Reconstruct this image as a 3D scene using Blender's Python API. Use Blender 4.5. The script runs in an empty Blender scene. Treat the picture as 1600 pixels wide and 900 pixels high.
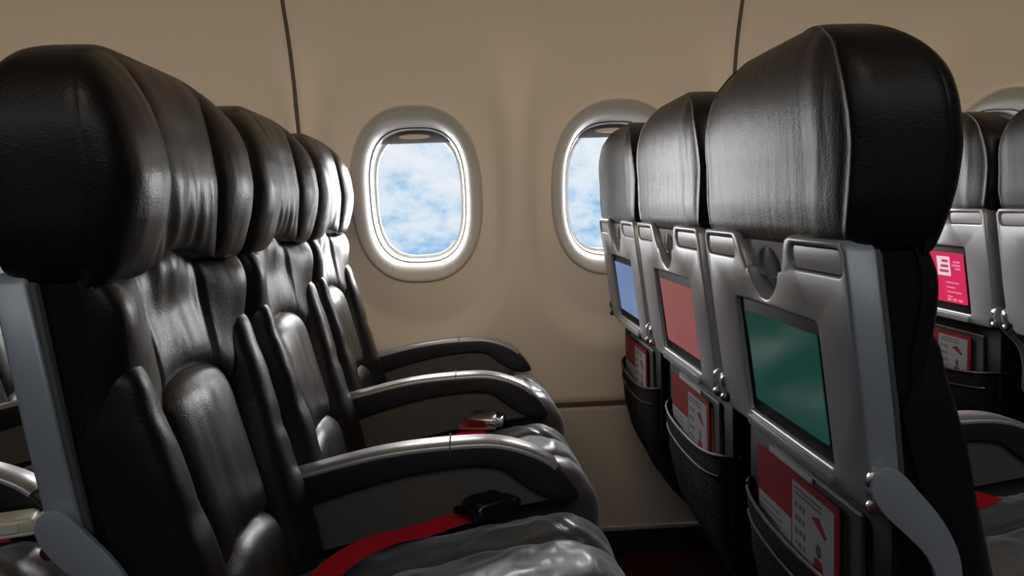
import bpy, bmesh, math, random
from mathutils import Vector, Matrix, noise
random.seed(7)
C = bpy.context.scene.collection
PI = math.pi

# ------------------------------------------------------------------ layout
ROW = 0.75                    # pitch between rows
SP = 0.49                     # seat spacing across
XL, XR, XF, XB = -0.416, 0.334, 1.084, -1.166      # row datum (back face of trays)
YA, YM, YW = 0.957, 1.447, 1.937                   # seat centre lines
CAMZ = 1.0

# ------------------------------------------------------------------ helpers
def smooth(a, b, t):
    t = max(0.0, min(1.0, (t - a) / (b - a)))
    return t * t * (3 - 2 * t)

def lerp_tab(tab, t):
    if t <= tab[0][0]: return tab[0][1]
    for (a, va), (b, vb) in zip(tab, tab[1:]):
        if t <= b:
            return va + (vb - va) * (t - a) / (b - a)
    return tab[-1][1]

def spline(pts, n):
    """Catmull-Rom through 2-D/3-D points"""
    P = [Vector(p) for p in pts]
    P = [2 * P[0] - P[1]] + P + [2 * P[-1] - P[-2]]
    out = []
    for i in range(1, len(P) - 2):
        for k in range(n):
            t = k / n
            a, b, c, d = P[i - 1], P[i], P[i + 1], P[i + 2]
            out.append(0.5 * ((2 * b) + (c - a) * t + (2 * a - 5 * b + 4 * c - d) * t * t + (3 * b - a - 3 * c + d) * t ** 3))
    out.append(P[-2])
    return out

def finish(name, me, mats, parent=None, ang=40):
    if not isinstance(mats, (list, tuple)): mats = [mats]
    for m in mats: me.materials.append(m)
    for p in me.polygons: p.use_smooth = True
    if ang < 180: me.set_sharp_from_angle(angle=math.radians(ang))
    o = bpy.data.objects.new(name, me)
    C.objects.link(o)
    if parent: o.parent = parent
    return o

def from_data(name, V, F, mat, parent=None, ang=40, recalc=True):
    me = bpy.data.meshes.new(name)
    me.from_pydata([tuple(v) for v in V], [], F)
    if recalc:
        bm = bmesh.new(); bm.from_mesh(me)
        bmesh.ops.recalc_face_normals(bm, faces=bm.faces)
        bm.to_mesh(me); bm.free()
    return finish(name, me, mat, parent, ang)

def from_bm(name, bm, mat, parent=None, ang=40):
    bmesh.ops.recalc_face_normals(bm, faces=bm.faces)
    me = bpy.data.meshes.new(name); bm.to_mesh(me); bm.free()
    return finish(name, me, mat, parent, ang)

def bevel_sharp(bm, w, seg=2, ang=35):
    es = [e for e in bm.edges if len(e.link_faces) == 2 and e.calc_face_angle(0) > math.radians(ang)]
    bmesh.ops.bevel(bm, geom=es, offset=w, segments=seg, affect='EDGES', profile=0.5, clamp_overlap=True)

def add_box(bm, x0, x1, y0, y1, z0, z1, bev=0, seg=2, mi=0):
    b2 = bmesh.new()
    bmesh.ops.create_cube(b2, size=1)
    for v in b2.verts:
        v.co = Vector(((x0 + x1) / 2 + v.co.x * (x1 - x0), (y0 + y1) / 2 + v.co.y * (y1 - y0), (z0 + z1) / 2 + v.co.z * (z1 - z0)))
    if bev: bmesh.ops.bevel(b2, geom=b2.edges[:], offset=bev, segments=seg, affect='EDGES')
    merge(bm, b2, mi)

def merge(bm, b2, mi=0):
    mp = {}
    for v in b2.verts: mp[v] = bm.verts.new(v.co)
    for f in b2.faces:
        try:
            g = bm.faces.new([mp[v] for v in f.verts]); g.material_index = mi if mi else f.material_index
        except ValueError: pass
    b2.free()

def prism_bm(outer, holes, a, b, axis, bev=0.002, seg=2):
    """extruded outline; axis 'x': outline is (y,z); axis 'y': outline is (x,z)"""
    bm = bmesh.new()
    def co(p, t): return Vector((t, p[0], p[1])) if axis == 'x' else Vector((p[0], t, p[1]))
    es = []
    for loop in [outer] + list(holes):
        vs = [bm.verts.new(co(p, a)) for p in loop]
        for i in range(len(vs)): es.append(bm.edges.new((vs[i], vs[(i + 1) % len(vs)])))
    bmesh.ops.triangle_fill(bm, use_beauty=True, use_dissolve=False, edges=es)
    fs = bm.faces[:]
    r = bmesh.ops.extrude_face_region(bm, geom=fs)
    d = co((0, 0), b) - co((0, 0), a)
    bmesh.ops.translate(bm, vec=d, verts=[v for v in r['geom'] if isinstance(v, bmesh.types.BMVert)])
    bmesh.ops.recalc_face_normals(bm, faces=bm.faces)
    if bev: bevel_sharp(bm, bev, seg, 50)
    return bm

def rrect(y0, y1, z0, z1, r, n=6):
    out = []
    for cx, cz, a0 in ((y1 - r, z1 - r, 0), (y0 + r, z1 - r, 90), (y0 + r, z0 + r, 180), (y1 - r, z0 + r, 270)):
        for k in range(n + 1):
            t = math.radians(a0 + 90 * k / n)
            out.append((cx + r * math.cos(t), cz + r * math.sin(t)))
    return out

def tube(name, pts, r, mat, parent, n=10, flat=1.0):
    pts = [Vector(p) for p in pts]
    V, F = [], []
    for i, p in enumerate(pts):
        t = (pts[min(i + 1, len(pts) - 1)] - pts[max(i - 1, 0)]).normalized()
        u = t.cross(Vector((0, 1, 0)) if abs(t.y) < .9 else Vector((1, 0, 0))).normalized(); w = t.cross(u)
        for k in range(n):
            a = 2 * PI * k / n
            V.append(p + u * math.cos(a) * r + w * math.sin(a) * r * flat)
    for i in range(len(pts) - 1):
        for k in range(n):
            F.append((i * n + k, i * n + (k + 1) % n, (i + 1) * n + (k + 1) % n, (i + 1) * n + k))
    F.append(tuple(range(n))); F.append(tuple(range((len(pts) - 1) * n, len(pts) * n)))
    return from_data(name, V, F, mat, parent)

def disc_y(bm, x, y0, y1, z, r, n=20, bev=0.002, mi=0):
    b2 = prism_bm([(x + r * math.cos(2 * PI * k / n), z + r * math.sin(2 * PI * k / n)) for k in range(n)], [], y0, y1, 'y', bev)
    merge(bm, b2, mi)

def empty(name, loc, label=None, cat=None, group=None):
    o = bpy.data.objects.new(name, None); C.objects.link(o)
    o.location = loc; o.empty_display_size = .05
    if label: o['label'] = label
    if cat: o['category'] = cat
    if group: o['group'] = group
    return o

def copy_tree(o, parent=None):
    c = o.copy(); C.objects.link(c); c.parent = parent
    for ch in list(o.children): copy_tree(ch, c)
    return c

def structure(o):
    o['kind'] = 'structure'; return o

# ------------------------------------------------------------------ materials
def mat(name, col, rough=.5, metal=0, spec=.5, bump=None, coat=0, var=None):
    m = bpy.data.materials.new(name); m.use_nodes = True
    nt = m.node_tree; b = nt.nodes['Principled BSDF']
    b.inputs['Coat Roughness'].default_value = .24
    b.inputs['Base Color'].default_value = (*col, 1); b.inputs['Roughness'].default_value = rough
    b.inputs['Metallic'].default_value = metal; b.inputs['Specular IOR Level'].default_value = spec
    b.inputs['Coat Weight'].default_value = coat
    tc = nt.nodes.new('ShaderNodeTexCoord')
    if bump:
        prev = None
        for kind, sc, st, dist in bump:
            if kind == 'voronoi':
                t = nt.nodes.new('ShaderNodeTexVoronoi'); t.feature = 'SMOOTH_F1'; out = t.outputs['Distance']
            else:
                t = nt.nodes.new('ShaderNodeTexNoise'); t.inputs['Detail'].default_value = 4; out = t.outputs['Fac']
            t.inputs['Scale'].default_value = sc if not isinstance(sc, tuple) else 1
            if isinstance(sc, tuple):
                mp = nt.nodes.new('ShaderNodeMapping'); mp.inputs['Scale'].default_value = sc
                nt.links.new(tc.outputs['Object'], mp.inputs['Vector']); nt.links.new(mp.outputs['Vector'], t.inputs['Vector'])
            else:
                nt.links.new(tc.outputs['Object'], t.inputs['Vector'])
            bp = nt.nodes.new('ShaderNodeBump'); bp.inputs['Strength'].default_value = st; bp.inputs['Distance'].default_value = dist
            nt.links.new(out, bp.inputs['Height'])
            if prev: nt.links.new(prev.outputs['Normal'], bp.inputs['Normal'])
            prev = bp
        nt.links.new(prev.outputs['Normal'], b.inputs['Normal'])
    if var:
        sc, c2 = var
        t = nt.nodes.new('ShaderNodeTexNoise'); t.inputs['Scale'].default_value = sc; t.inputs['Detail'].default_value = 5
        mx = nt.nodes.new('ShaderNodeMix'); mx.data_type = 'RGBA'
        mx.inputs['A'].default_value = (*col, 1); mx.inputs['B'].default_value = (*c2, 1)
        nt.links.new(tc.outputs['Object'], t.inputs['Vector']); nt.links.new(t.outputs['Fac'], mx.inputs['Factor'])
        nt.links.new(mx.outputs['Result'], b.inputs['Base Color'])
    return m

LEATHER = mat('black_leather', (.009, .008, .008), .35, spec=.34, bump=[('noise', 18, .16, .006), ('voronoi', 420, .20, .001)])
HIDE = mat('black_leather_back_cover', (.010, .008, .0085), .40, spec=.28, bump=[('noise', (14, 34, 7), .25, .006), ('voronoi', 420, .22, .001)])
SHELLB = mat('black_textured_shell', (.005, .005, .0055), .6, spec=.15, bump=[('voronoi', 500, .2, .001)])
SEATL = mat('black_leather_glossy_seat', (.055, .056, .063), .36, spec=.6, coat=.35, bump=[('noise', 14, .25, .008), ('noise', (50, 18, 40), .22, .004), ('voronoi', 420, .15, .001)])
MESHB = mat('black_net_fabric', (.0045, .0045, .005), .75, spec=.12, bump=[('voronoi', 260, .8, .002)])
TRAYG = mat('grey_tray_plastic', (.34, .35, .38), .34, metal=.25, spec=.7, bump=[('noise', 300, .05, .001)])
PADG = mat('pale_grey_rest_pad', (.60, .585, .62), .36, spec=.7, bump=[('noise', 160, .12, .001)])
DGREY = mat('dark_grey_panel', (.075, .073, .071), .6, spec=.3)
ARMB = mat('black_armrest_plastic', (.010, .010, .014), .38, spec=.5)
ARMC = mat('brushed_grey_armrest_cap', (.34, .34, .36), .34, metal=.55)
METAL = mat('polished_steel', (.75, .73, .70), .18, metal=1)
WEB = mat('red_belt_webbing', (.52, .008, .022), .65, spec=.3, bump=[('noise', (60, 900, 60), .3, .001)])
WALLM = mat('warm_grey_wall_panel', (.75, .68, .60), .55, spec=.3, var=(1.5, (.72, .655, .58)), bump=[('noise', 500, .04, .0005)])
DADO = mat('grey_dado_panel', (.55, .52, .485), .6, spec=.25, var=(2, (.53, .50, .46)))
BEZ = mat('pale_window_surround', (.48, .46, .43), .45, spec=.4)
REVEAL = mat('white_window_reveal', (.66, .67, .67), .4)
RUBBER = mat('olive_rubber_gasket', (.16, .17, .12), .6)
SHADEM = mat('grey_window_shade', (.24, .23, .26), .5)
SHADEH = mat('tan_shade_handle', (.62, .52, .40), .45)
GAPM = mat('dark_joint', (.09, .075, .06), .8)
CARPET = mat('dark_red_carpet', (.05, .010, .012), .95, spec=.1, bump=[('noise', 400, .6, .004)], var=(30, (.03, .008, .010)))
KICK = mat('black_kick_strip', (.006, .005, .006), .6)
KICKE = mat('kick_strip_edge', (.30, .29, .27), .5)
CEILM = mat('cabin_ceiling', (.35, .33, .30), .7)
CABIN = mat('far_cabin_wall', (.10, .095, .09), .8)
GLASSB = mat('black_glass_bezel', (.006, .006, .006), .5, spec=.02)
CARDR = mat('red_card', (.20, .003, .007), .6, spec=.2)
CARDW = mat('white_card_panel', (.28, .28, .30), .6, spec=.2)
INK = mat('dark_print', (.06, .06, .07), .5)
INKR = mat('red_print', (.20, .01, .02), .6, spec=.2)
BOOKM = mat('dark_grey_booklet', (.05, .055, .053), .5, spec=.2)
PAPER = mat('grey_white_paper', (.38, .38, .36), .6)
ORANGE = mat('orange_leaflet', (.4, .10, .02), .5)
DMETAL = mat('dark_worn_steel', (.10, .095, .09), .3, metal=1)
CREAM = mat('cream_buckle_cover', (.62, .60, .48), .35)
BRED = mat('dark_red_buckle_face', (.16, .006, .012), .25)

sb = SEATL.node_tree.nodes['Principled BSDF']
sb.inputs['Sheen Weight'].default_value = .6; sb.inputs['Sheen Roughness'].default_value = .45
sb.inputs['Sheen Tint'].default_value = (.85, .92, 1, 1)

def screen_mat(name, a, b, strength):
    m = bpy.data.materials.new(name); m.use_nodes = True
    nt = m.node_tree; p = nt.nodes['Principled BSDF']
    p.inputs['Base Color'].default_value = (.01, .01, .01, 1); p.inputs['Roughness'].default_value = .16
    p.inputs['Specular IOR Level'].default_value = .22
    tc = nt.nodes.new('ShaderNodeTexCoord'); n = nt.nodes.new('ShaderNodeTexNoise')
    n.inputs['Scale'].default_value = 9; n.inputs['Detail'].default_value = 1
    mx = nt.nodes.new('ShaderNodeMix'); mx.data_type = 'RGBA'
    mx.inputs['A'].default_value = (*a, 1); mx.inputs['B'].default_value = (*b, 1)
    nt.links.new(tc.outputs['Object'], n.inputs['Vector']); nt.links.new(n.outputs['Fac'], mx.inputs['Factor'])
    nt.links.new(mx.outputs['Result'], p.inputs['Emission Color']); p.inputs['Emission Strength'].default_value = strength
    return m
S_GREEN = screen_mat('green_screen', (.003, .036, .024), (.008, .046, .038), 1)
S_RED = screen_mat('red_screen', (.20, .050, .055), (.24, .065, .07), 1)
S_BLUE = screen_mat('blue_screen', (.085, .17, .36), (.12, .21, .40), 1)
S_PINK = screen_mat('magenta_screen', (.60, .012, .085), (.64, .016, .10), 1)
S_VIOL = screen_mat('violet_screen', (.06, .03, .14), (.09, .04, .18), 1)
S_TEXT = screen_mat('pale_pink_print', (.75, .22, .30), (.75, .25, .32), 1)
S_WHITE = screen_mat('white_print_block', (.70, .62, .64), (.72, .64, .66), 1)

def glass_mat():
    m = bpy.data.materials.new('window_pane_glass'); m.use_nodes = True
    nt = m.node_tree; nt.nodes.clear()
    o = nt.nodes.new('ShaderNodeOutputMaterial'); mx = nt.nodes.new('ShaderNodeMixShader')
    t = nt.nodes.new('ShaderNodeBsdfTransparent'); g = nt.nodes.new('ShaderNodeBsdfGlossy')
    t.inputs['Color'].default_value = (.97, .985, 1, 1); g.inputs['Roughness'].default_value = .05
    fr = nt.nodes.new('ShaderNodeFresnel'); fr.inputs['IOR'].default_value = 1.3
    nt.links.new(fr.outputs['Fac'], mx.inputs['Fac']); nt.links.new(t.outputs[0], mx.inputs[1]); nt.links.new(g.outputs[0], mx.inputs[2])
    nt.links.new(mx.outputs[0], o.inputs['Surface'])
    return m
GLASS = glass_mat()

# ------------------------------------------------------------------ the cabin shell
ZC, RW, Y0 = 0.60, 1.85, 2.277
def wall_y(z):
    if z < ZC: return Y0 - 0.02 * smooth(0, .5, ZC - z)
    return Y0 - RW + math.sqrt(max(RW * RW - (z - ZC) ** 2, 0))
WZ = 1.033                                   # window centre height
WIN = [-0.142 + .5415 * k for k in (-2, -1, 0, 1, 2, 3)]
BA, BB = .177, .236                          # half size of the surround
def sup(a, b, n, N=72):
    out = []
    for k in range(N):
        t = 2 * PI * k / N; c, s = math.cos(t), math.sin(t)
        out.append((a * math.copysign(abs(c) ** (2 / n), c), b * math.copysign(abs(s) ** (2 / n), s)))
    return out
DISH = .042
def dish(x, z):
    """soft oval hollow of the lining round each window"""
    keep = 1 - smooth(1.10, 1.45, z)          # the hollows run together above the windows
    for wx in WIN:
        dz = z - (WZ - .03)
        u, v = (x - wx) / .268, dz / (.41 if dz < 0 else .62)
        r = (abs(u) ** 2.5 + abs(v) ** 2.5) ** (1 / 2.5)
        keep *= smooth(.76, 1.01, r)
    return DISH * (1 - keep)
def lining(x, z): return wall_y(z) + dish(x, z)

SEAMS = [-3.2, -1.515, -0.432, 0.700, 1.79, 3.2]
def lining_panel(xa, xb):
    V, F, idx = [], [], {}
    st = .0105 if xb - xa < 1.3 else .03
    nx, nz = int((xb - xa) / st), 150
    z0, z1 = .440, 2.12
    zs = [z0 + (z1 - z0) * k / nz for k in range(nz + 1)]
    xs = [xa + (xb - xa) * k / nx for k in range(nx + 1)]
    for x in xs:
        for z in zs:
            e = min(x - xa, xb - x); e2 = z - z0
            y = lining(x, z) + .010 * (1 - smooth(0, .014, e)) ** 2 + .010 * (1 - smooth(0, .016, e2)) ** 2
            V.append((x, y, z))
    for i in range(nx):
        for j in range(nz):
            x, z = (xs[i] + xs[i + 1]) / 2, (zs[j] + zs[j + 1]) / 2
            if any((abs((x - w) / (BA - .009)) ** 2.45 + abs((z - WZ) / (BB - .009)) ** 2.45) < 1 for w in WIN): continue
            a = i * (nz + 1) + j
            F.append((a, a + nz + 1, a + nz + 2, a + 1))
    return structure(from_data('wall_north', V, F, WALLM, None, 180, recalc=False))
for a, b in zip(SEAMS, SEAMS[1:]): lining_panel(a + .0022, b - .0022)
# dark backing strips behind the joints of the lining
for s in SEAMS[1:-1]:
    V, F = [], []
    for k in range(60):
        z = .43 + 1.7 * k / 59
        V += [(s - .0065, lining(s, z) + .0075, z), (s + .0065, lining(s, z) + .0075, z)]
    F = [(2 * k, 2 * k + 1, 2 * k + 3, 2 * k + 2) for k in range(59)]
    structure(from_data('trim_1', V, F, GAPM))
# dado below the lining, horizontal joint, kick strip
bm = bmesh.new(); add_box(bm, -3.2, 3.2, wall_y(.4) + .002, wall_y(.4) + .03, .075, .428, .006)
structure(from_bm('wall_north_dado', bm, DADO))
bm = bmesh.new(); add_box(bm, -3.2, 3.2, wall_y(.43) + .008, wall_y(.43) + .05, .41, .462)
structure(from_bm('trim_2', bm, GAPM))
bm = bmesh.new(); add_box(bm, -3.2, 3.2, wall_y(.3) - .004, wall_y(.3) + .03, .0, .072, .003)
structure(from_bm('baseboard_north', bm, KICK))
bm = bmesh.new(); add_box(bm, -3.2, 3.2, wall_y(.3) - .006, wall_y(.3) + .012, .070, .077, .002)
structure(from_bm('trim_3', bm, KICKE))
bm = bmesh.new(); add_box(bm, -3.2, 3.2, -1.7, 2.32, -.05, 0)
structure(from_bm('floor', bm, CARPET))
bm = bmesh.new(); add_box(bm, -3.2, 3.2, -1.7, 1.70, 2.10, 2.14)
structure(from_bm('ceiling', bm, CEILM))
bm = bmesh.new(); add_box(bm, -3.2, 3.2, -1.74, -1.70, 0, 2.12)
structure(from_bm('wall_south', bm, CABIN))
for nm, x in (('wall_west', -3.22), ('wall_east', 3.2)):
    bm = bmesh.new(); add_box(bm, x, x + .02, -1.72, 2.33, -.02, 2.13)
    structure(from_bm(nm, bm, CABIN))

# windows
def loft(rings):
    n = len(rings[0]); V = [p for r in rings for p in r]; F = []
    for i in range(len(rings) - 1):
        for k in range(n): F.append((i * n + k, i * n + (k + 1) % n, (i + 1) * n + (k + 1) % n, (i + 1) * n + k))
    return V, F
def make_window(i, wx):
    root = structure(empty('window_%d' % i, (wx, 0, WZ)))
    yc = wall_y(WZ) + DISH; sl = (wall_y(WZ + .2) - wall_y(WZ - .2)) / .4
    def ring(a, b, n, dy):
        # the surround follows the curve of the lining; the pane itself is flat
        k = 1 - smooth(.0, .07, dy)
        return [(x, k * (wall_y(WZ + z) + DISH) + (1 - k) * (yc + sl * z) + dy, z) for x, z in sup(a, b, n, 96)]
    V, F = loft([ring(BA, BB, 2.45, .02), ring(BA, BB, 2.45, -.004), ring(BA - .0015, BB - .0015, 2.45, -.0075), ring(BA - .004, BB - .004, 2.45, -.0085),
                 ring(BA - .008, BB - .008, 2.45, -.0065), ring(BA - .013, BB - .013, 2.46, -.0025), ring(.155, .214, 2.5, .004), ring(.146, .203, 2.6, .013), ring(.139, .194, 2.7, .026),
                 ring(.1345, .188, 2.8, .042), ring(.132, .185, 2.85, .056)])
    structure(from_data('window_frame', V, F, BEZ, root, 60))
    V, F = loft([ring(.132, .185, 2.85, .056), ring(.1312, .1842, 2.85, .0545), ring(.1296, .1826, 2.85, .0545), ring(.1288, .1818, 2.85, .058)])
    structure(from_data('gasket', V, F, RUBBER, root, 30))
    V, F = loft([ring(.1288, .1818, 2.85, .058), ring(.127, .180, 2.85, .085), ring(.124, .176, 2.85, .108), ring(.118, .168, 2.85, .112), ring(.118, .168, 2.85, .13)])
    structure(from_data('reveal', V, F, REVEAL, root, 50))
    N = 96
    r0, r1 = ring(.119, .169, 2.85, .118), ring(.119, .169, 2.85, .123)
    V, F = loft([r0, r1]); F += [tuple(range(N)), tuple(range(N, 2 * N))]
    structure(from_data('pane', V, F, GLASS, root))
    # pulled-up shade with its finger lip
    zb = .146
    pts = [(x, z) for x, z in sup(.1265, .180, 2.85, 96) if z >= zb]
    xe = max(abs(x) for x, z in pts)
    pts = [(xe, zb)] + [p for p in pts] + [(-xe, zb)]
    b2 = prism_bm(pts, [], .088, .094, 'y', .001, 1)
    for v in b2.verts: v.co.y += yc + sl * v.co.z
    sh = structure(from_bm('shade', b2, SHADEM, root))
    V, F = [], []
    for a in range(9):
        for k in range(24):
            t, p = 2 * PI * k / 24, PI * a / 8
            z = .164 + .0075 * math.cos(p)
            V.append((.044 * math.sin(p) * math.cos(t) - .002, yc + sl * z + .087 + .011 * math.sin(p) * math.sin(t), z))
    for a in range(8):
        for k in range(24): F.append((a * 24 + k, a * 24 + (k + 1) % 24, (a + 1) * 24 + (k + 1) % 24, (a + 1) * 24 + k))
    structure(from_data('handle', V, F, SHADEH, sh))
for i, wx in enumerate(WIN): make_window(i + 1, wx)

# ------------------------------------------------------------------ the seat
HB, HT, HM = .948, 1.175, 1.045              # headrest bottom, top, shoulder of the rounding
def wr(x, y, z, s=0): return noise.noise(Vector((x, y, z + s)))

def head_dims(z):
    s = max(0.0, (z - HM) / (HT - HM)); s = min(s, 1)
    wy = .235 * (1 - s ** 3.0) ** (1 / 3.0) * (1 - .04 * smooth(1.0, HB, z))
    xf = .108 - .012 * smooth(1.04, HB, z)
    xb = .002 + .004 * smooth(1.0, HB, z)
    hx = (xf - xb) / 2 * (1 - s ** 2.9) ** (1 / 2.3); xc = (xf + xb) / 2 - .012 * s
    return wy, xc, hx
def head_front(y, z):
    wy, xc, hx = head_dims(z)
    if wy < 1e-4: return xc
    q = min(abs(y) / wy, 1)
    return xc + hx * (1 - q ** 9) ** (1 / 6) - .016 * math.exp(-(y / .085) ** 2) * smooth(HT, 1.08, z)

def make_headrest(root):
    NR, NS = 64, 128
    V, F = [], []
    for i in range(NR + 1):
        t = i / NR
        z = HB + (HT - HB) * math.sin(PI / 2 * t) if t > 0 else HB
        wy, xc, hx = head_dims(min(z, HT - 1e-5))
        ins = 1 - .10 * (1 - smooth(HB, HB + .016, z))
        for k in range(NS):
            a = 2 * PI * k / NS; c, s = math.cos(a), math.sin(a)
            n = 8 if c > 0 else 7.5
            x = xc + hx * ins * math.copysign(abs(c) ** (2 / n), c)
            y = wy * (1 - (1 - ins) * .35) * math.copysign(abs(s) ** (2 / n), s)
            # loose back cover: creases falling from the side seams, a pinched seam along the back corners
            if c < 0:
                e = abs(y) / max(wy, .01)
                x -= .0035 * smooth(.55, .9, e) * wr(y * 9 + 3, z * 8, 1.7) * 2
                x += .0022 * wr(y * 34, z * 5, 9.1) * smooth(.2, .8, e)
                x -= .004 * math.exp(-((e - .955) / .03) ** 2)
            y += .003 * wr(x * 14, z * 9, 4.2 + math.copysign(3, y))
            if c > 0: x -= .018 * math.exp(-(y / .09) ** 2) * smooth(HT, 1.08, z) * smooth(0, .5, c)
            zz = z
            if c > -.3: zz += .020 * math.exp(-(y / .085) ** 2) * (1 - smooth(HB, HB + .05, z)) * smooth(-.3, .3, c)
            V.append((x, y, zz))
    for i in range(NR):
        for k in range(NS):
            F.append((i * NS + k, i * NS + (k + 1) % NS, (i + 1) * NS + (k + 1) % NS, (i + 1) * NS + k))
    F.append(tuple(range(NS)))
    ctr = len(V); V.append((sum(V[NR * NS + k][0] for k in range(NS)) / NS, 0, HT))
    for k in range(NS): F.append((NR * NS + k, NR * NS + (k + 1) % NS, ctr))
    hd = from_data('headrest', V, F, HIDE, root, 180)
    # three leather pads on the face
    PROF = [(.945, .55), (.97, .75), (1.0, .92), (1.04, 1.0), (1.08, .95), (1.11, .75), (1.14, .40), (1.174, .05)]
    def pad(name, edge0, edge1, zlo, zhi, h, sk, crease):
        NU, NV = 44, 56
        V, F = [], []
        for j in range(NV + 1):
            v = math.sin(PI / 2 * (2 * j / NV - 1))
            for i in range(NU + 1):
                u = math.sin(PI / 2 * (2 * i / NU - 1))
                tz = (v + 1) / 2
                ya = (u + 1) / 2
                # z limits may depend on y
                y_mid = edge0(.5) + (edge1(.5) - edge0(.5)) * ya
                za, zb = zlo(y_mid), zhi(y_mid)
                z = za + (zb - za) * tz
                y = edge0(tz) + (edge1(tz) - edge0(tz)) * ya
                zz = min(z, HT - .004)
                wy, xc, hx = head_dims(zz)
                y = max(-wy * .985, min(wy * .985, y))
                base = head_front(y, zz)
                pu = (1 - abs(u) ** 3.2) ** .5; pv = (1 - abs(v) ** 9) ** .5
                prof = pu * pv * lerp_tab(PROF, z)
                d = h * prof - sk * (1 - pu * pv)
                d += crease(u, v, y, z) * pu * pv
                V.append((base + d, y, z))
        W_ = NU + 1
        for j in range(NV):
            for i in range(NU): F.append((j * W_ + i, j * W_ + i + 1, (j + 1) * W_ + i + 1, (j + 1) * W_ + i))
        return from_data(name, V, F, LEATHER, hd, 180)
    def zlo_w(y): return HB - .005 + .021 * math.exp(-(y / .075) ** 2)
    def ztop(y):
        q = min(abs(y) / .235, .999)
        return HM + (HT - HM) * (1 - q ** 3.0) ** (1 / 3.0) - .004
    for sgn in (-1, 1):
        e_in = lambda t, s=sgn: s * (.082 + .030 * (2 * t - .9) ** 2 * (1 if t > .45 else .9))
        e_out = lambda t, s=sgn: s * (.2345 - .004 * smooth(.3, 0, t))
        pad('side_wing', e_in, e_out, zlo_w, ztop, .019, .006,
            lambda u, v, y, z: .0018 * wr(y * 20, z * 11, 5 + 3 * (y > 0)) + .0008 * wr(y * 60, z * 16, 2))
    def cc(u, v, y, z):
        lowz = smooth(.35, -.9, v)
        f = .0045 * lowz * wr(y * 60 + z * 14, z * 7, 3.3) + .004 * lowz * wr(y * 32, z * 10, 8.8)
        return f + .002 * wr(y * 18, z * 9, 1)
    pad('centre_pad', lambda t: -.092 - .02 * (2 * t - 1) ** 2, lambda t: .092 + .02 * (2 * t - 1) ** 2, zlo_w, ztop, .015, .003, cc)
    return hd

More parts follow.
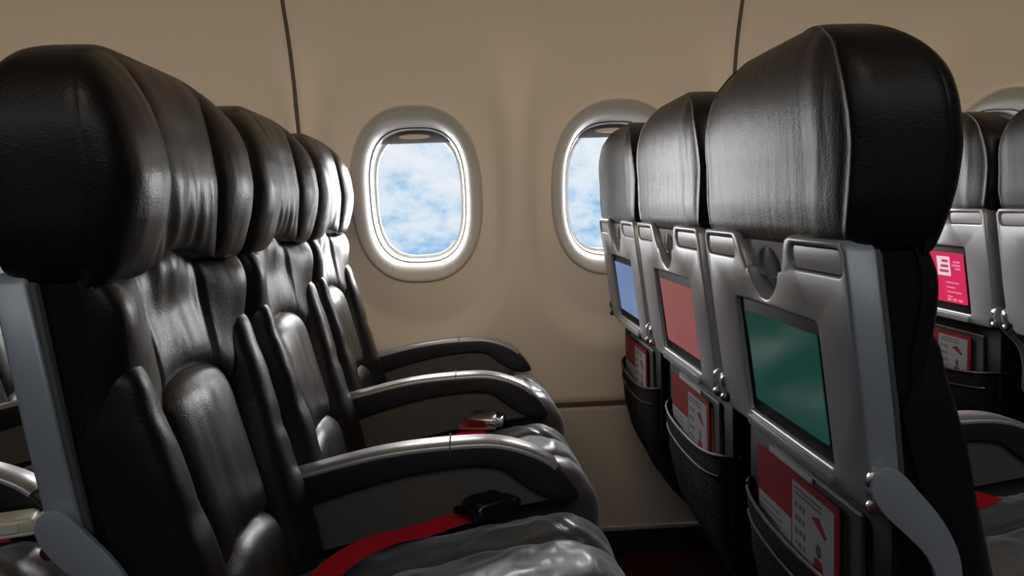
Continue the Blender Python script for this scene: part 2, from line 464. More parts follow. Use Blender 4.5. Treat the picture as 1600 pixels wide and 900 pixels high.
# --- backrest core and its leather pads
XBK = [(.28, .185), (.34, .140), (.43, .104), (.50, .088), (.58, .074), (.66, .066), (.70, .064), (.80, .050), (.90, .036), (.952, .030), (.962, .012)]
def core_xb(z): return lerp_tab(XBK, z)
def core_xf(y, z):
    b = .050 + (.945 - z) * .25
    if z < .56: b = .050 + (.945 - .56) * .25 + (.56 - z) * .20
    return b + smooth(.05, .22, abs(y)) * (.012 + .032 * smooth(.82, .93, z))
def make_backrest(root):
    NR, NS = 60, 96
    V, F = [], []
    for i in range(NR + 1):
        z = .28 + (.966 - .28) * i / NR
        xb = core_xb(z)
        e = min(1, (z - .28) / .02, (.966 - z) / .006 + .6)
        for k in range(NS):
            a = 2 * PI * (k + .5) / NS; c, s = math.cos(a), math.sin(a); n = 12
            y = .2155 * math.copysign(abs(s) ** (2 / n), s) * (.97 + .03 * e)
            xf = core_xf(y, z) - .004
            t = .5 + .5 * math.copysign(abs(c) ** (2 / n), c)
            V.append((xb + (xf - xb) * t, y + .002 * wr(t * 2, z * 6, 3 + (y > 0)), z))
    for i in range(NR):
        for k in range(NS): F.append((i * NS + k, i * NS + (k + 1) % NS, (i + 1) * NS + (k + 1) % NS, (i + 1) * NS + k))
    F.append(tuple(range(NS))); F.append(tuple(range(NR * NS, (NR + 1) * NS)))
    core = from_data('backrest', V, F, SHELLB, root, 180)
    def pad(name, P, h, sk, wrk, pu_e=3.4, pv_e=6, NU=40, NV=60):
        V, F = [], []
        for j in range(NV + 1):
            v = math.sin(PI / 2 * (2 * j / NV - 1))
            for i in range(NU + 1):
                u = math.sin(PI / 2 * (2 * i / NU - 1))
                y, z = P(u, v)
                q = min(abs(y) / .2195, 1)
                base = core_xf(y, z) - .032 * (1 - (1 - q ** 18) ** (1 / 3))
                pr = (1 - abs(u) ** pu_e) ** .5 * (1 - abs(v) ** pv_e) ** .5
                V.append((base - sk * (1 - pr) + h * pr + wrk(u, v, y, z) * pr, y, z))
        W_ = NU + 1
        for j in range(NV):
            for i in range(NU): F.append((j * W_ + i, j * W_ + i + 1, (j + 1) * W_ + i + 1, (j + 1) * W_ + i))
        return from_data(name, V, F, LEATHER, core, 180)
    # shoulder panel (full width, under the headrest) with two sewn seams and soft flutes
    def Ps(u, v):
        y = .2185 * u
        ztop = .948 + .034 * math.exp(-(y / .085) ** 2)
        arch = .824 - .020 * min(1, abs(y) / .108) ** 2.6
        zlo = arch + (.790 - arch) * smooth(.100, .125, abs(y))
        return y, zlo + (ztop - zlo) * (v + 1) / 2
    def ws(u, v, y, z):
        s = 0
        for c in (-.088, .088):
            s -= .0065 * math.exp(-((abs(y - c - .02 * (z - .88)) / .0045) ** 1.4))
        s += .0040 * wr(y * 34, z * 5, 7.7) * smooth(.16, .02, abs(y)) + .0022 * wr(y * 70, z * 7, 1.2) * smooth(.90, .96, z)
        s += .0045 * wr(y * 14, z * 12, 5.2) * smooth(.07, .15, abs(y))
        return s + .022 * math.exp(-(y / .085) ** 2) * smooth(.89, .965, z)
    pad('shoulder_panel', Ps, .012, .004, ws, 8, 5, 90, 60)
    # lumbar panel with arched top
    def Pl(u, v):
        y = u * .108
        ztop = .828 - .020 * (abs(u) ** 2.6)
        zlo = .628 - .016 * (abs(u) ** 2.6)
        return y, zlo + (ztop - zlo) * (v + 1) / 2
    def wl(u, v, y, z):
        return (.0030 * wr(y * 24, z * 4, 2.1) + .0014 * wr(y * 48, z * 8, 6.4)) * smooth(1.0, .55, v)
    pad('lumbar_panel', Pl, .022, .006, wl, 4, 7)
    def Pk(u, v):
        y = u * .112
        ztop = .640 - .030 * (abs(u) ** 2.4)
        return y, .475 + (ztop - .475) * (v + 1) / 2
    pad('lower_back_panel', Pk, .024, .006, lambda u, v, y, z: .004 * wr(y * 26, z * 9, 4.4), 4, 6, 30, 30)
    # side bolsters: pointed-round top, widening downwards
    for s in (-1, 1):
        def Pb(u, v, s=s):
            t = (v + 1) / 2
            z = .470 + (.858 - .470) * t
            yin = .116 + .022 * smooth(.35, .85, t) + .008 * smooth(.80, 1.0, t) ** 2
            yout = .2195 - .006 * smooth(.85, 1, t)
            y = yin + (yout - yin) * (u + 1) / 2
            return s * y, z + .014 * (1 - abs(u) ** 3) * smooth(.75, 1, t)
        def wb(u, v, y, z, s=s):
            return .0030 * wr(y * 12, z * 14, 3 + s) + .0016 * wr(y * 30, z * 30, 6 + s) + .0035 * math.exp(-((z - .715 + .2 * (abs(y) - .17)) / .012) ** 2) * -1 * smooth(.9, .1, abs(u))
        pad('side_bolster', Pb, .028, .008, wb, 3.2, 8)
    return core

# --- seat cushion
CP = [(.115, .470), (.150, .500), (.220, .512), (.300, .524), (.380, .538), (.460, .552), (.520, .559), (.560, .552), (.588, .525), (.598, .485), (.590, .440), (.560, .405), (.480, .385), (.300, .370), (.150, .365)]
def cush_top(x):
    return lerp_tab([(a, b) for a, b in CP[:8]], x) + .007
def seam_pts(): return None
def make_cushion(root):
    prof = spline(CP, 10)
    n = len(prof)
    nrm = []
    for i in range(n):
        t = prof[min(i + 1, n - 1)] - prof[max(i - 1, 0)]
        nrm.append(Vector((-t.y, t.x)).normalized())
    NY = 110
    V, F = [], []
    # seam lines on the top, in (x, |y|): gap between centre and side pads, and front corner arcs
    arc = spline([(.602, .055), (.575, .062), (.545, .085), (.522, .125), (.508, .175), (.505, .225)], 8)
    for j in range(NY + 1):
        y = .2190 * math.sin(PI / 2 * (2 * j / NY - 1)) if False else .2190 * (2 * j / NY - 1)
        q = abs(y) / .2190
        inset = .026 * (1 - (1 - q ** 11) ** (1 / 2.4))
        for i in range(n):
            p, m = prof[i], nrm[i]
            d = -inset
            x = p.x
            top = smooth(.10, .16, x) * (1 if p.y > .43 else 0)
            # side-pad joint, running front to back
            yj = .078 + .012 * math.sin((x - .2) * 7)
            g = abs(abs(y) - yj)
            tf = top * (1 - .75 * smooth(.535, .585, x))
            if top: 
                d += tf * (.011 * (1 - math.exp(-(g / .008) ** 1.2)) - .008)
                if abs(y) < yj: d += .008 * tf * (1 - (abs(y) / yj) ** 2)
                else:
                    w_ = (abs(y) - yj) / (.219 - yj)
                    d += .008 * tf * (1 - (2 * w_ - 1) ** 2)
                if x > .47 and p.y > .46:
                    da = min((Vector((x, abs(y))) - a).length for a in arc)
                    d -= .005 * math.exp(-(da / .006) ** 1.3)
                # sewn cross seam on the side pads
                dc = abs((x - .43) - .9 * (abs(y) - .17))
                if abs(y) > yj: d -= .003 * math.exp(-(dc / .005) ** 1.3)
                d += .0035 * wr(x * 14, y * 26, 2.2) + .0030 * wr(x * 30, y * 14, 7.2) + .0035 * wr(x * 16 + y * 14, y * 12 - x * 26, 1.2) + .0016 * wr(x * 60, y * 34, 3.1) * smooth(.30, .12, abs(abs(y) - .12))
            elif p.y > .39:
                d += .002 * wr(x * 20, y * 20, p.y * 14)
            V.append((p.x + m.x * d, y, p.y + m.y * d + .012 - .09 * y))
    for j in range(NY):
        for i in range(n - 1): F.append((j * n + i, j * n + i + 1, (j + 1) * n + i + 1, (j + 1) * n + i))
        F.append((j * n + n - 1, j * n, (j + 1) * n, (j + 1) * n + n - 1))
    F.append(tuple(range(n))); F.append(tuple(NY * n + i for i in range(n)))
    return from_data('seat_cushion', V, F, SEATL, root, 60)

# --- tray table, screen, pocket, arms
def lean(x, z): return x + (.96 - z) * .12
def shear(bm):
    for v in bm.verts: v.co.x += (.96 - v.co.z) * .12
    return bm
def make_tray(root):
    top, bot = .957, .692
    outer = []
    # start bottom near (y<0) going to far, counter clockwise in (y,z)
    outer += [(-.205, bot + .006), (.195, bot + .006)]
    outer += [(.206, bot + .014), (.207, .716), (.221, .719), (.2225, .728), (.226, .80), (.2265, top - .010), (.2165, top)]
    outer += [(.092, top), (.082, top - .004)]
    outer += [(.068, top - .028), (.060, top - .045)]
    for k in range(9):
        a = PI * k / 8
        outer.append((.003 + .050 * math.cos(a) * (1 - .25 * math.sin(a)), .915 - .036 * math.sin(a)))
    outer += [(-.058, top - .040), (-.066, top - .024), (-.078, top - .004), (-.088, top)]
    outer += [(-.2165, top), (-.2265, top - .010), (-.226, .80), (-.2225, .728), (-.221, .719), (-.209, .716), (-.208, bot + .014)]
    hole = rrect(-.142, .116, .718, .871, .006, 3)
    pads = [rrect(.098, .214, .923, .949, .009, 4), rrect(-.214, -.094, .923, .949, .009, 4)]
    bm = prism_bm(outer, [hole] + pads, 0, .030, 'x', .0035, 2)
    tray = from_bm('tray_table', shear(bm), TRAYG, root, 50)
    # second leaf line along the edges
    bm = prism_bm([(y * .985, .694 + (z - .694) * .99) for y, z in outer], [hole], .030, .036, 'x', .001, 1)
    from_bm('tray_liner', shear(bm), DGREY, tray, 50)
    for y0, y1 in ((.098, .214), (-.214, -.094)):
        bm = prism_bm(rrect(y0 + .0012, y1 - .0012, .9242, .9478, .008, 4), [], .0025, .012, 'x', .0012, 2)
        from_bm('rest_pad', shear(bm), PADG, tray, 50)
    bm = prism_bm(rrect(-.139, .112, .700, .7125, .005, 4), [], -.006, .004, 'x', .0025, 2)
    from_bm('pull_lip', shear(bm), TRAYG, tray, 50)
    return tray
def make_hook(root):
    # pale plate set back in the notch, arched dark well, bright leaf-shaped hook, scooped lip
    outer = [(.086, .9545), (-.082, .9545), (-.064, .930), (-.052, .905), (.057, .905), (.069, .930)]
    well = [(.003 + .037 * math.cos(PI * k / 12), .914 + .026 * math.sin(PI * k / 12)) for k in range(13)] + [(-.034, .907), (.040, .907)]
    bm = prism_bm(outer, [well], .010, .022, 'x', .0015, 2)
    plate = from_bm('coat_hook_plate', shear(bm), TRAYG, root, 50)
    bm = prism_bm([(.072, .955), (-.068, .955), (-.060, .90), (-.03, .872), (.035, .872), (.064, .90)], [], .0295, .032, 'x', 0)
    from_bm('well', shear(bm), SHELLB, plate)
    V, F = [], []
    NU, NV = 16, 8
    for i in range(NU + 1):
        a = PI * i / NU
        for j in range(NV + 1):
            t = j / NV
            r = 1 - .62 * t
            y = .003 + .049 * math.cos(a) * (1 - .25 * math.sin(a)) * r
            z = .914 - .035 * math.sin(a) * r
            V.append((lean(.003 + .026 * math.sin(PI / 2 * t), z), y, z))
    for i in range(NU):
        for j in range(NV): F.append((i * (NV + 1) + j, i * (NV + 1) + j + 1, (i + 1) * (NV + 1) + j + 1, (i + 1) * (NV + 1) + j))
    from_data('scoop', V, F, TRAYG, plate, 60)
    V, F = [], []
    for i in range(13):
        p = PI * i / 12
        for k in range(16):
            t = 2 * PI * k / 16
            z = .920 + .027 * math.cos(p)
            V.append((lean(.016 + .012 * math.sin(p) * math.cos(t), z), .003 + .0058 * math.sin(p) * math.sin(t), z))
    for i in range(12):
        for k in range(16): F.append((i * 16 + k, i * 16 + (k + 1) % 16, (i + 1) * 16 + (k + 1) % 16, (i + 1) * 16 + k))
    from_data('coat_hook', V, F, TRAYG, plate, 180)
    return plate
def make_screen(root, m):
    bm = prism_bm(rrect(-.141, .115, .719, .870, .005, 3), [], .006, .028, 'x', .001, 1)
    sc = from_bm('screen', shear(bm), GLASSB, root, 50)
    bm = prism_bm(rrect(-.126, .094, .737, .855, .004, 3), [], .0045, .0075, 'x', 0)
    from_bm('display', shear(bm), m, sc, 50)
    return sc
def make_arm(root, s):
    # swing arm of the tray, on side s
    y0, y1 = s * .2345, s * .2275
    c = [(.026, .742), (.036, .7475), (.050, .744), (.070, .722), (.092, .694), (.108, .660), (.112, .620), (.112, .560), (.092, .560), (.091, .616), (.080, .656), (.058, .682), (.036, .704), (.024, .726)]
    c = [tuple(p) for p in spline(c + [c[0]], 4)[:-1]]
    bm = prism_bm(c, [], min(y0, y1), max(y0, y1), 'y', .002, 2)
    arm = from_bm('tray_arm', bm, TRAYG, root, 50)
    bm = bmesh.new(); disc_y(bm, .034, s * .222, s * .231, .733, .011); disc_y(bm, .030, s * .222, s * .229, .708, .007)
    from_bm('pivot', bm, METAL, arm, 50)
    return arm
def make_pocket(root):
    bm = prism_bm(rrect(-.205, .205, .480, .690, .006, 3), [], .0600, .070, 'x', .002, 1)
    lit = from_bm('literature_shelf', bm, SHELLB, root, 50)
    # bulging pocket below
    NU, NV = 40, 40
    V, F = [], []
    def rim(y): return .586 - .010 * math.cos(y / .205 * PI / 2) + .010 * (abs(y) / .205) ** 2
    for side in (0, 1):
        for j in range(NV + 1):
            v = j / NV
            for i in range(NU + 1):
                u = 2 * i / NU - 1
                y = u * .204
                z = .320 + (rim(y) - .320) * v
                prof = (1 - abs(u) ** 5) ** .5
                bulge = (.022 * math.sin(PI * min(1, .12 + v * .72)) + .0275) * prof
                x = core_xb(z) - (bulge if side == 0 else bulge - .003) + .002 * wr(y * 18, z * 16, 3.3)
                V.append((x, y, z))
    W_, S_ = NU + 1, (NU + 1) * (NV + 1)
    for sd in (0, S_):
        for j in range(NV):
            for i in range(NU): F.append((sd + j * W_ + i, sd + j * W_ + i + 1, sd + (j + 1) * W_ + i + 1, sd + (j + 1) * W_ + i))
    for i in range(NU): F.append((NV * W_ + i, NV * W_ + i + 1, S_ + NV * W_ + i + 1, S_ + NV * W_ + i))
    pk = from_data('seat_pocket', V, F, MESHB, root, 60)
    def strip(name, dz, r, m, e=1.0):
        pts = []
        for k in range(41):
            u = (2 * k / 40 - 1) * e
            y = u * .204; z = rim(y) + dz; v = (z - .320) / (rim(y) - .320)
            b = (.022 * math.sin(PI * min(1, .12 + v * .72)) + .0275) * (1 - abs(u) ** 5) ** .5
            pts.append((core_xb(z) - b - .0005, y, z))
        tube(name, pts, r, m, pk, 8)
    strip('pocket_rim', 0, .0028, ARMB)
    strip('pocket_hem', -.034, .0018, ARMB, .85)
    return pk

def make_armrest(root, yc):
    arm_top = [(.125, .616), (.159, .624), (.277, .648), (.389, .656), (.453, .652), (.509, .630), (.540, .602), (.560, .572)]
    top = [tuple(p) for p in spline(arm_top, 6)]
    under = [(.553, .566), (.526, .566), (.495, .580), (.468, .600), (.448, .616), (.425, .622), (.389, .623), (.313, .615), (.238, .598), (.159, .575), (.125, .565)]
    und = [tuple(p) for p in spline(under, 4)]
    bm = prism_bm(top + und, [], yc - .0255, yc + .0255, 'y', .004, 2)
    arm = from_bm('armrest', bm, ARMB, root, 50)
    # grey cap wrapped along the top, thinning out at the tip
    V, F = [], []
    capr = [p for p in top if .12 < p[0] < .528]
    n = len(capr)
    for i, (x, z) in enumerate(capr):
        a, b = capr[max(i - 1, 0)], capr[min(i + 1, n - 1)]
        t = Vector((b[0] - a[0], b[1] - a[1])).normalized(); nx, nz = -t.y, t.x
        lo = -.004
        for y, h in ((-.0262, lo), (-.0262, .0002), (-.0235, .0032), (0, .0042), (.0235, .0032), (.0262, .0002), (.0262, lo)):
            V.append((x + nx * h, yc + y, z + nz * h))
    for i in range(n - 1):
        for k in range(6): F.append((i * 7 + k, i * 7 + k + 1, (i + 1) * 7 + k + 1, (i + 1) * 7 + k))
        F.append((i * 7 + 6, i * 7, (i + 1) * 7, (i + 1) * 7 + 6))
    F.append(tuple(range(7))); F.append(tuple((n - 1) * 7 + k for k in range(7)))
    from_data('armrest_cap', V, F, ARMC, arm, 60)
    bm = prism_bm([(.372, .640)] + [(.3735, .640), (.3735, .6625), (.372, .6625)], [], yc - .0266, yc + .0266, 'y', 0)
    from_bm('cap_joint', bm, GAPM, arm)
    # recessed wedge panel under the rail
    w = [(x, z + .006) for x, z in und if x > .12] + [(.125, .49), (.183, .508), (.36, .545), (.526, .568)]
    bm = prism_bm(w, [], yc - .018, yc + .018, 'y', .002, 1)
    from_bm('armrest_side_panel', bm, DGREY, arm)
    return arm

def make_base(root):
    bm = bmesh.new(); add_box(bm, .15, .54, -.21, .21, .325, .372, .008)
    fr = from_bm('seat_pan', bm, SHELLB, root)
    bm = bmesh.new(); add_box(bm, .06, .60, -.222, .222, .30, .322, .005)
    for s in (-.15, .15):
        bm = prism_bm([(.36, .33), (.42, .33), (.44, .02), (.56, .02), (.56, .0), (.30, .0), (.30, .02), (.38, .02)], [], s - .012, s + .012, 'y', .002, 1)
        from_bm('leg', bm, SHELLB, root)
    return fr

def make_seat():
    root = empty('airplane_seat', (0, 0, 0))
    make_headrest(root); make_backrest(root); make_cushion(root)
    make_tray(root); make_hook(root); make_screen(root, S_GREEN)
    make_arm(root, -1); make_arm(root, 1); make_pocket(root); make_base(root)
    make_armrest(root, .243)
    return root

proto = make_seat()
SEATS = {}
def place_seat(key, x, y, label, group, screen, first=False):
    o = proto if first else copy_tree(proto)
    o.location = (x, y, 0)
    o['label'] = label; o['category'] = 'airplane seat'; o['group'] = group
    for ch in o.children:
        if ch.name.startswith('screen'):
            for d in ch.children:
                d.data = d.data.copy(); d.data.materials[0] = screen
        if key[1] == 'W' and ch.name.startswith('armrest'):
            ch.location.y = -.022
    SEATS[key] = o
    return o
G = 'black leather airplane seats'
place_seat('LA', XL, YA, 'large black leather aisle seat of the left row with red belt across its cushion', G, S_GREEN, True)
place_seat('LM', XL, YM, 'black leather middle seat of the left row, silver buckle lying on its cushion', G, S_RED)
place_seat('LW', XL, YW, 'black leather seat of the left row, beside the window wall', G, S_BLUE)
place_seat('RA', XR, YA, 'large dark seat back with the green screen, nearest in the right row', G, S_GREEN)
place_seat('RM', XR, YM, 'dark seat back with the dull red screen, middle of the right row', G, S_RED)
place_seat('RW', XR, YW, 'dark seat back with the blue screen, beside the window wall', G, S_BLUE)
place_seat('FM', XF, YM, 'seat back cut off by the right edge, violet screen, one row ahead', G, S_VIOL)
place_seat('FW', XF, YW, 'seat back with the bright magenta screen, one row ahead', G, S_PINK)
place_seat('BA', XB, YA, 'seat behind the left row at the left edge, cream buckle on its cushion', G, S_GREEN)
place_seat('BW', XB, YW, 'seat by the wall in the row behind, only a sliver at the left edge', G, S_BLUE)
place_seat('BM', XB, YM, 'mostly hidden seat of the row behind, beyond the armrest at the left edge', G, S_RED)

# print on the magenta screen (own marks, drawn as bars and a plain white block)
fw = SEATS['FW']
scr = [c for c in fw.children if c.name.startswith('screen')][0]
bm = bmesh.new()
def bar(bm, y0, y1, z0, z1, x=.0042, t=.0008, mi=0): add_box(bm, x - t, x, y0, y1, z0, z1, 0, 1, mi)
for k, (a, b) in enumerate(((-.112, -.086), (-.112, -.080), (-.112, -.092))): bar(bm, a, b, .832 - .008 * k, .836 - .008 * k)
for k, (a, b) in enumerate(((-.10, -.05), (-.085, -.05), (-.108, -.05), (-.07, -.05))): bar(bm, a, b, .783 - .011 * k, .7855 - .011 * k)
for k in range(3): bar(bm, -.108 + .022 * k, -.094 + .022 * k, .742, .747)
from_bm('printed_text', shear(bm), S_TEXT, scr)
bm = bmesh.new(); bar(bm, -.072, -.020, .800, .845)
from_bm('white_block', shear(bm), S_WHITE, scr)
bm = bmesh.new()
for k in range(3): bar(bm, -.066, -.030 - .006 * k, .808 + .012 * k, .814 + .012 * k, .0033)
from_bm('block_print', shear(bm), S_PINK, scr)

# ------------------------------------------------------------------ seat belts (parts of their seats)
def belt(seat, path, w, buckle=None):
    """ribbon along path [(x,y,lift)], lying on the cushion"""
    pts = spline([(x, y, cush_top(x) + l + .012 - .09 * y) for x, y, l in path], 8)
    V, F = [], []
    n = len(pts); up = Vector((0, 0, 1))
    for i, p in enumerate(pts):
        t = (pts[min(i + 1, n - 1)] - pts[max(i - 1, 0)]).normalized()
        s = t.cross(up)
        s = s.normalized() if s.length > .05 else Vector((0, 1, 0))
        nn = s.cross(t).normalized()
        for a, b in ((-1, -1), (1, -1), (1, 1), (-1, 1)): V.append(p + s * a * w / 2 + nn * b * .0009)
    for i in range(n - 1):
        for k in range(4): F.append((i * 4 + k, i * 4 + (k + 1) % 4, (i + 1) * 4 + (k + 1) % 4, (i + 1) * 4 + k))
    F.append((0, 1, 2, 3)); F.append(tuple((n - 1) * 4 + k for k in range(4)))
    return from_data('seat_belt', V, F, WEB, seat, 50)
def buckle(bt, loc, rz, cover, face, tilt=0, METAL=METAL):
    bm = bmesh.new()
    add_box(bm, -.036, .030, -.026, .026, 0, .005, .002)
    for y in (-.026, .021): add_box(bm, -.044, -.032, y, y + .005, .0, .012, .0015)
    b2 = prism_bm([(-.032, .004), (.030, .004), (.034, .010), (.026, .022), (-.024, .022), (-.032, .016)], [], -.0245, .0245, 'y', .003, 2)
    merge(bm, b2)
    body = from_bm('buckle', bm, METAL, bt, 50)
    body.location = loc; body.rotation_euler = (tilt, 0, rz)
    bm = bmesh.new(); add_box(bm, -.022, .024, -.021, .021, .0215, .0240, .0015)
    from_bm('buckle_cover', bm, cover, bt, 50)
    c = bt.children[-1] if False else [o for o in bt.children if o.name.startswith('buckle_cover')][-1]
    c.location = loc; c.rotation_euler = (tilt, 0, rz)
    bm = bmesh.new(); add_box(bm, -.026, .010, -.0258, -.0240, .0065, .0195, .0006)
    from_bm('buckle_face', bm, face, bt, 50)
    c = [o for o in bt.children if o.name.startswith('buckle_face')][-1]
    c.location = loc; c.rotation_euler = (tilt, 0, rz)
    bm = bmesh.new(); disc_y(bm, .036, -.020, .020, .012, .0075, 16, .001)
    from_bm('buckle_bar', bm, METAL, bt, 50)
    c = [o for o in bt.children if o.name.startswith('buckle_bar')][-1]
    c.location = loc; c.rotation_euler = (tilt, 0, rz)
b1 = belt(SEATS['LA'], [(.20, .075, .006), (.235, .110, .022), (.28, .150, .024), (.325, .185, .014), (.375, .205, .014), (.415, .212, .012)], .046)
buckle(b1, (.425, .200, cush_top(.42) + .010), .55, SHELLB, SHELLB, 0, DMETAL)
b2_ = belt(SEATS['LM'], [(.27, .20, .006), (.315, .178, .010), (.36, .150, .012), (.40, .132, .010), (.43, .120, .008)], .046)
belt(SEATS['LM'], [(.30, .06, .006), (.345, .095, .008), (.385, .120, .013), (.42, .135, .015)], .046)
buckle(b2_, (.425, .150, cush_top(.42) + .020), -.25, METAL, BRED, .10)
b3 = belt(SEATS['BA'], [(.36, .09, .006), (.42, .13, .012), (.48, .165, .014), (.52, .18, .012)], .046)
buckle(b3, (.520, .185, cush_top(.50) + .012), .3, CREAM, CREAM, 0, CREAM)
b4 = belt(SEATS['RA'], [(.20, .075, .006), (.26, .110, .015), (.33, .15, .012), (.40, .18, .012)], .046)

# ------------------------------------------------------------------ leaflets in the pockets (things resting in them)
def card(seat, label, group, y0=-.112, y1=.142, tilt=0.0, dz=0):
    ox, oy = SEATS[seat].location.x, SEATS[seat].location.y
    root = empty('safety_card', (ox + .0495, oy, .50 + dz), label, 'safety card', group)
    root.rotation_euler = (tilt, 0, 0)
    h = .163; 
    bm = prism_bm(rrect(y0, y1, 0, h, .004, 3), [], -.001, .001, 'x', 0)
    from_bm('card_sheet', bm, CARDR, root)
    def box(bm, ya, yb, za, zb, x=-.001, t=.0005, mi=0): add_box(bm, x - t, x, ya, yb, za, zb, 0, 1, mi)
    bm = bmesh.new(); box(bm, y0 + .012, y0 + .130, .004, h - .010)
    from_bm('picture_panel', bm, CARDW, root)
    bm = bmesh.new(); box(bm, y0 + .134, y1 - .006, .004, h - .062)
    from_bm('text_panel', bm, CARDW, root)
    bm = bmesh.new(); rnd = random.Random(3)
    for k in range(9):
        z = h - .070 - k * .0085
        box(bm, y1 - .014 - .09 * (.7 + .3 * rnd.random()), y1 - .014, z - .0018, z, -.0016, .0003)
    for k in range(2):
        box(bm, y0 + .045, y0 + .122, h - .018 - .006 * k, h - .0155 - .006 * k, -.0016, .0003)
    for k in range(7):
        z = h - .034 - k * .016
        for q in range(3):
            yy = y0 + .122 - q * .012 - rnd.random() * .003
            box(bm, yy - .008 * (.5 + .5 * rnd.random()), yy, z - .008 * (.5 + rnd.random() * .5), z, -.0016, .0003)
    from_bm('printed_text', bm, INK, root)
    # small aircraft tail sketch and a standing figure with a vest
    bm = bmesh.new()
    for pts, mi in (([(y0 + .072, h - .036), (y0 + .034, h - .050), (y0 + .030, h - .046), (y0 + .040, h - .040), (y0 + .052, h - .030)], 1),
                    ([(y0 + .060, h - .070), (y0 + .054, h - .062), (y0 + .047, h - .064), (y0 + .045, h - .074), (y0 + .053, h - .079)], 0),
                    ([(y0 + .062, h - .080), (y0 + .044, h - .080), (y0 + .036, h - .100), (y0 + .042, h - .118), (y0 + .064, h - .118), (y0 + .068, h - .098)], 1),
                    ([(y0 + .063, h - .118), (y0 + .054, h - .118), (y0 + .056, h - .150), (y0 + .066, h - .150)], 0),
                    ([(y0 + .052, h - .118), (y0 + .042, h - .118), (y0 + .038, h - .150), (y0 + .048, h - .150)], 0)):
        b2 = prism_bm(pts, [], -.0016, -.0020, 'x', 0); merge(bm, b2, mi)
    from_bm('illustration', bm, [INK, INKR], root)
    return root
def booklet(seat, label, group, orange=False):
    ox, oy = SEATS[seat].location.x, SEATS[seat].location.y
    root = empty('magazine', (ox + .0568, oy, .50), label, 'magazine', group)
    bm = prism_bm(rrect(-.150, .108, 0, .168, .004, 3), [], -.0025, .0025, 'x', .0008, 1)
    from_bm('cover', bm, BOOKM, root)
    bm = prism_bm(rrect(-.147, .105, .002, .1705, .003, 3), [], -.0015, .0015, 'x', 0)
    from_bm('pages', bm, PAPER, root)
    return root
GC, GM = 'safety cards in the seat pockets', 'magazines in the seat pockets'
card('RA', 'red and white safety card in the nearest seat pocket, under the green screen', GC)
booklet('RA', 'dark grey magazine standing behind the card under the green screen', GM)
card('RM', 'red and white safety card in the pocket under the dull red screen', GC)
booklet('RM', 'dark grey magazine standing behind the card under the red screen', GM)
card('RW', 'red and white safety card in the pocket under the blue screen by the wall', GC)
booklet('RW', 'dark grey magazine standing behind the card under the blue screen', GM)
card('FW', 'red and white safety card in the pocket under the magenta screen', GC)
booklet('FW', 'dark grey magazine standing behind the card under the magenta screen', GM)
def leaf(seat, y0, y1, zt, m, name, label, cat, x=.0505, bend=0):
    ox, oy = SEATS[seat].location.x, SEATS[seat].location.y
    V, F = [], []
    N = 14
    for k in range(N + 1):
        y = y0 + (y1 - y0) * k / N
        b = bend * math.sin(PI * k / N)
        V += [(x, y, .51), (x - b, y, zt + b * .6), (x + .0012, y, .51), (x + .0012 - b, y, zt + b * .6)]
    for k in range(N):
        a, b = 4 * k, 4 * k + 4
        F += [(a, a + 1, b + 1, b), (a + 2, a + 3, b + 3, b + 2), (a + 1, a + 3, b + 3, b + 1), (a, a + 2, b + 2, b)]
    o = from_data(name, V, F, m)
    o.location = (ox, oy, 0); o['label'] = label; o['category'] = cat
    return o
leaf('RA', -.03, .11, .670, PAPER, 'paper_bag', 'pale paper bag peeping out behind the nearest safety card', 'paper bag', .0526, .0012)
leaf('RM', -.05, .10, .670, PAPER, 'paper_bag', 'pale paper bag peeping out behind the card under the red screen', 'paper bag', .0526, .0012)
leaf('RM', -.122, -.04, .652, ORANGE, 'leaflet', 'thin orange leaflet edge beside the card under the red screen', 'leaflet', .0526)

# ------------------------------------------------------------------ light and sky
w = bpy.data.worlds.new('World'); bpy.context.scene.world = w; w.use_nodes = True
nt = w.node_tree; nt.nodes.clear()
out = nt.nodes.new('ShaderNodeOutputWorld'); bg = nt.nodes.new('ShaderNodeBackground')
tc = nt.nodes.new('ShaderNodeTexCoord')
mp = nt.nodes.new('ShaderNodeMapping'); mp.inputs['Scale'].default_value = (1, 1, 1.7)
nz = nt.nodes.new('ShaderNodeTexNoise'); nz.inputs['Scale'].default_value = 17; nz.inputs['Detail'].default_value = 10; nz.inputs['Roughness'].default_value = .66
nz.inputs['Distortion'].default_value = .15
rp = nt.nodes.new('ShaderNodeValToRGB')
e = rp.color_ramp.elements
e[0].position = .33; e[0].color = (.30, .52, .82, 1)
e[1].position = .63; e[1].color = (.90, .92, .95, 1)
e2 = rp.color_ramp.elements.new(.43); e2.color = (.58, .74, .90, 1)
e3 = rp.color_ramp.elements.new(.505); e3.color = (.76, .85, .93, 1)
sx = nt.nodes.new('ShaderNodeSeparateXYZ')
def mnode(op, a=None, b=None):
    n = nt.nodes.new('ShaderNodeMath'); n.operation = op
    for i, v in enumerate((a, b)):
        if v is None: continue
        if isinstance(v, (int, float)): n.inputs[i].default_value = v
        else: nt.links.new(v, n.inputs[i])
    return n.outputs[0]
def mrange(v, a, b, c, d):
    n = nt.nodes.new('ShaderNodeMapRange'); n.interpolation_type = 'SMOOTHSTEP'
    nt.links.new(v, n.inputs['Value'])
    for k, x in zip(('From Min', 'From Max', 'To Min', 'To Max'), (a, b, c, d)): n.inputs[k].default_value = x
    return n.outputs['Result']
L = nt.links.new
L(tc.outputs['Generated'], mp.inputs['Vector']); L(mp.outputs['Vector'], nz.inputs['Vector'])
L(tc.outputs['Generated'], sx.inputs[0])
# clouds thin out lower down
bias = mrange(sx.outputs['Z'], -.06, .06, -.08, .05)
L(mnode('ADD', nz.outputs['Fac'], bias), rp.inputs['Fac'])
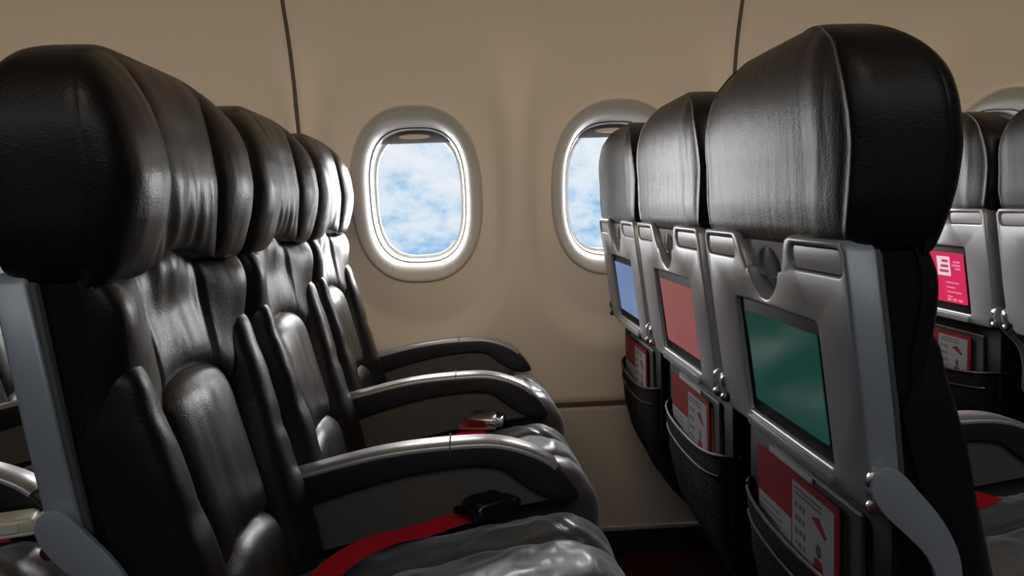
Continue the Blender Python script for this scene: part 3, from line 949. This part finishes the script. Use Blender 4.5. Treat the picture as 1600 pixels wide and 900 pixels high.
# added sky brightness, out of view, lights the seats: glare above and at both sides
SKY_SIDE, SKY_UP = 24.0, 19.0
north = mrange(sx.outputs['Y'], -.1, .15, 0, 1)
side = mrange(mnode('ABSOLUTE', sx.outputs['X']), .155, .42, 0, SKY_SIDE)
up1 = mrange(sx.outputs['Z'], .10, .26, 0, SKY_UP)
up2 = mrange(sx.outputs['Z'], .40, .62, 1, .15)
sky_boost = mnode('MULTIPLY', mnode('ADD', side, mnode('MULTIPLY', up1, up2)), north)
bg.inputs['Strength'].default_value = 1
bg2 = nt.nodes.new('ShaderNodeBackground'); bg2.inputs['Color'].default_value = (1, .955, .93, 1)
L(sky_boost, bg2.inputs['Strength']); L(rp.outputs['Color'], bg.inputs['Color'])
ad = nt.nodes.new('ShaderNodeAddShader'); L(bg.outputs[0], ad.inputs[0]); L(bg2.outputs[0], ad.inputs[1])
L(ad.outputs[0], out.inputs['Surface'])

def area(name, loc, target, sx_, sy_, power, col):
    l = bpy.data.lights.new(name, 'AREA'); l.shape = 'RECTANGLE'; l.size = sx_; l.size_y = sy_; l.energy = power; l.color = col
    o = bpy.data.objects.new(name, l); C.objects.link(o); o.location = loc
    o.rotation_euler = (Vector(target) - Vector(loc)).to_track_quat('-Z', 'Y').to_euler()
    return o
wash = area('sidewall_wash_light', (0, .10, 2.05), (0, 2.2, 1.10), 5.8, .14, 12.0, (1, .78, .52))
wash.data.spread = math.radians(78)
area('aisle_fill_light', (0, -1.0, 2.085), (0, -1.0, 1), 5.8, 1.2, 29, (.86, .95, 1))  # added fill behind the camera: cool light for the aisle-facing sides

# ------------------------------------------------------------------ camera
f, yaw, pit, rol = 1296.7, .0468, .0992, .0362
cy, sy = math.cos(yaw), math.sin(yaw)
fwd = Vector((sy * math.cos(pit), cy * math.cos(pit), -math.sin(pit)))
right = Vector((cy, -sy, 0)); up = right.cross(fwd)
c, s = math.cos(rol), math.sin(rol)
r2, u2 = right * c - up * s, up * c + right * s
cam = bpy.data.cameras.new('camera'); cam.sensor_width = 36; cam.lens = f / 1600 * 36; cam.clip_start = .05
co = bpy.data.objects.new('camera', cam); C.objects.link(co)
M = Matrix((r2, u2, -fwd)).transposed().to_4x4(); M.translation = Vector((0, 0, CAMZ))
co.matrix_world = M
S = bpy.context.scene
S.camera = co
S.view_settings.view_transform = 'Standard'; S.view_settings.look = 'None'; S.view_settings.gamma = 1
S.view_settings.use_curve_mapping = False; S.view_settings.exposure = 0
S.cycles.use_denoising = True
S.cycles.max_bounces = 10; S.cycles.diffuse_bounces = 5; S.cycles.glossy_bounces = 4; S.cycles.transparent_max_bounces = 16
S.cycles.sample_clamp_indirect = 6
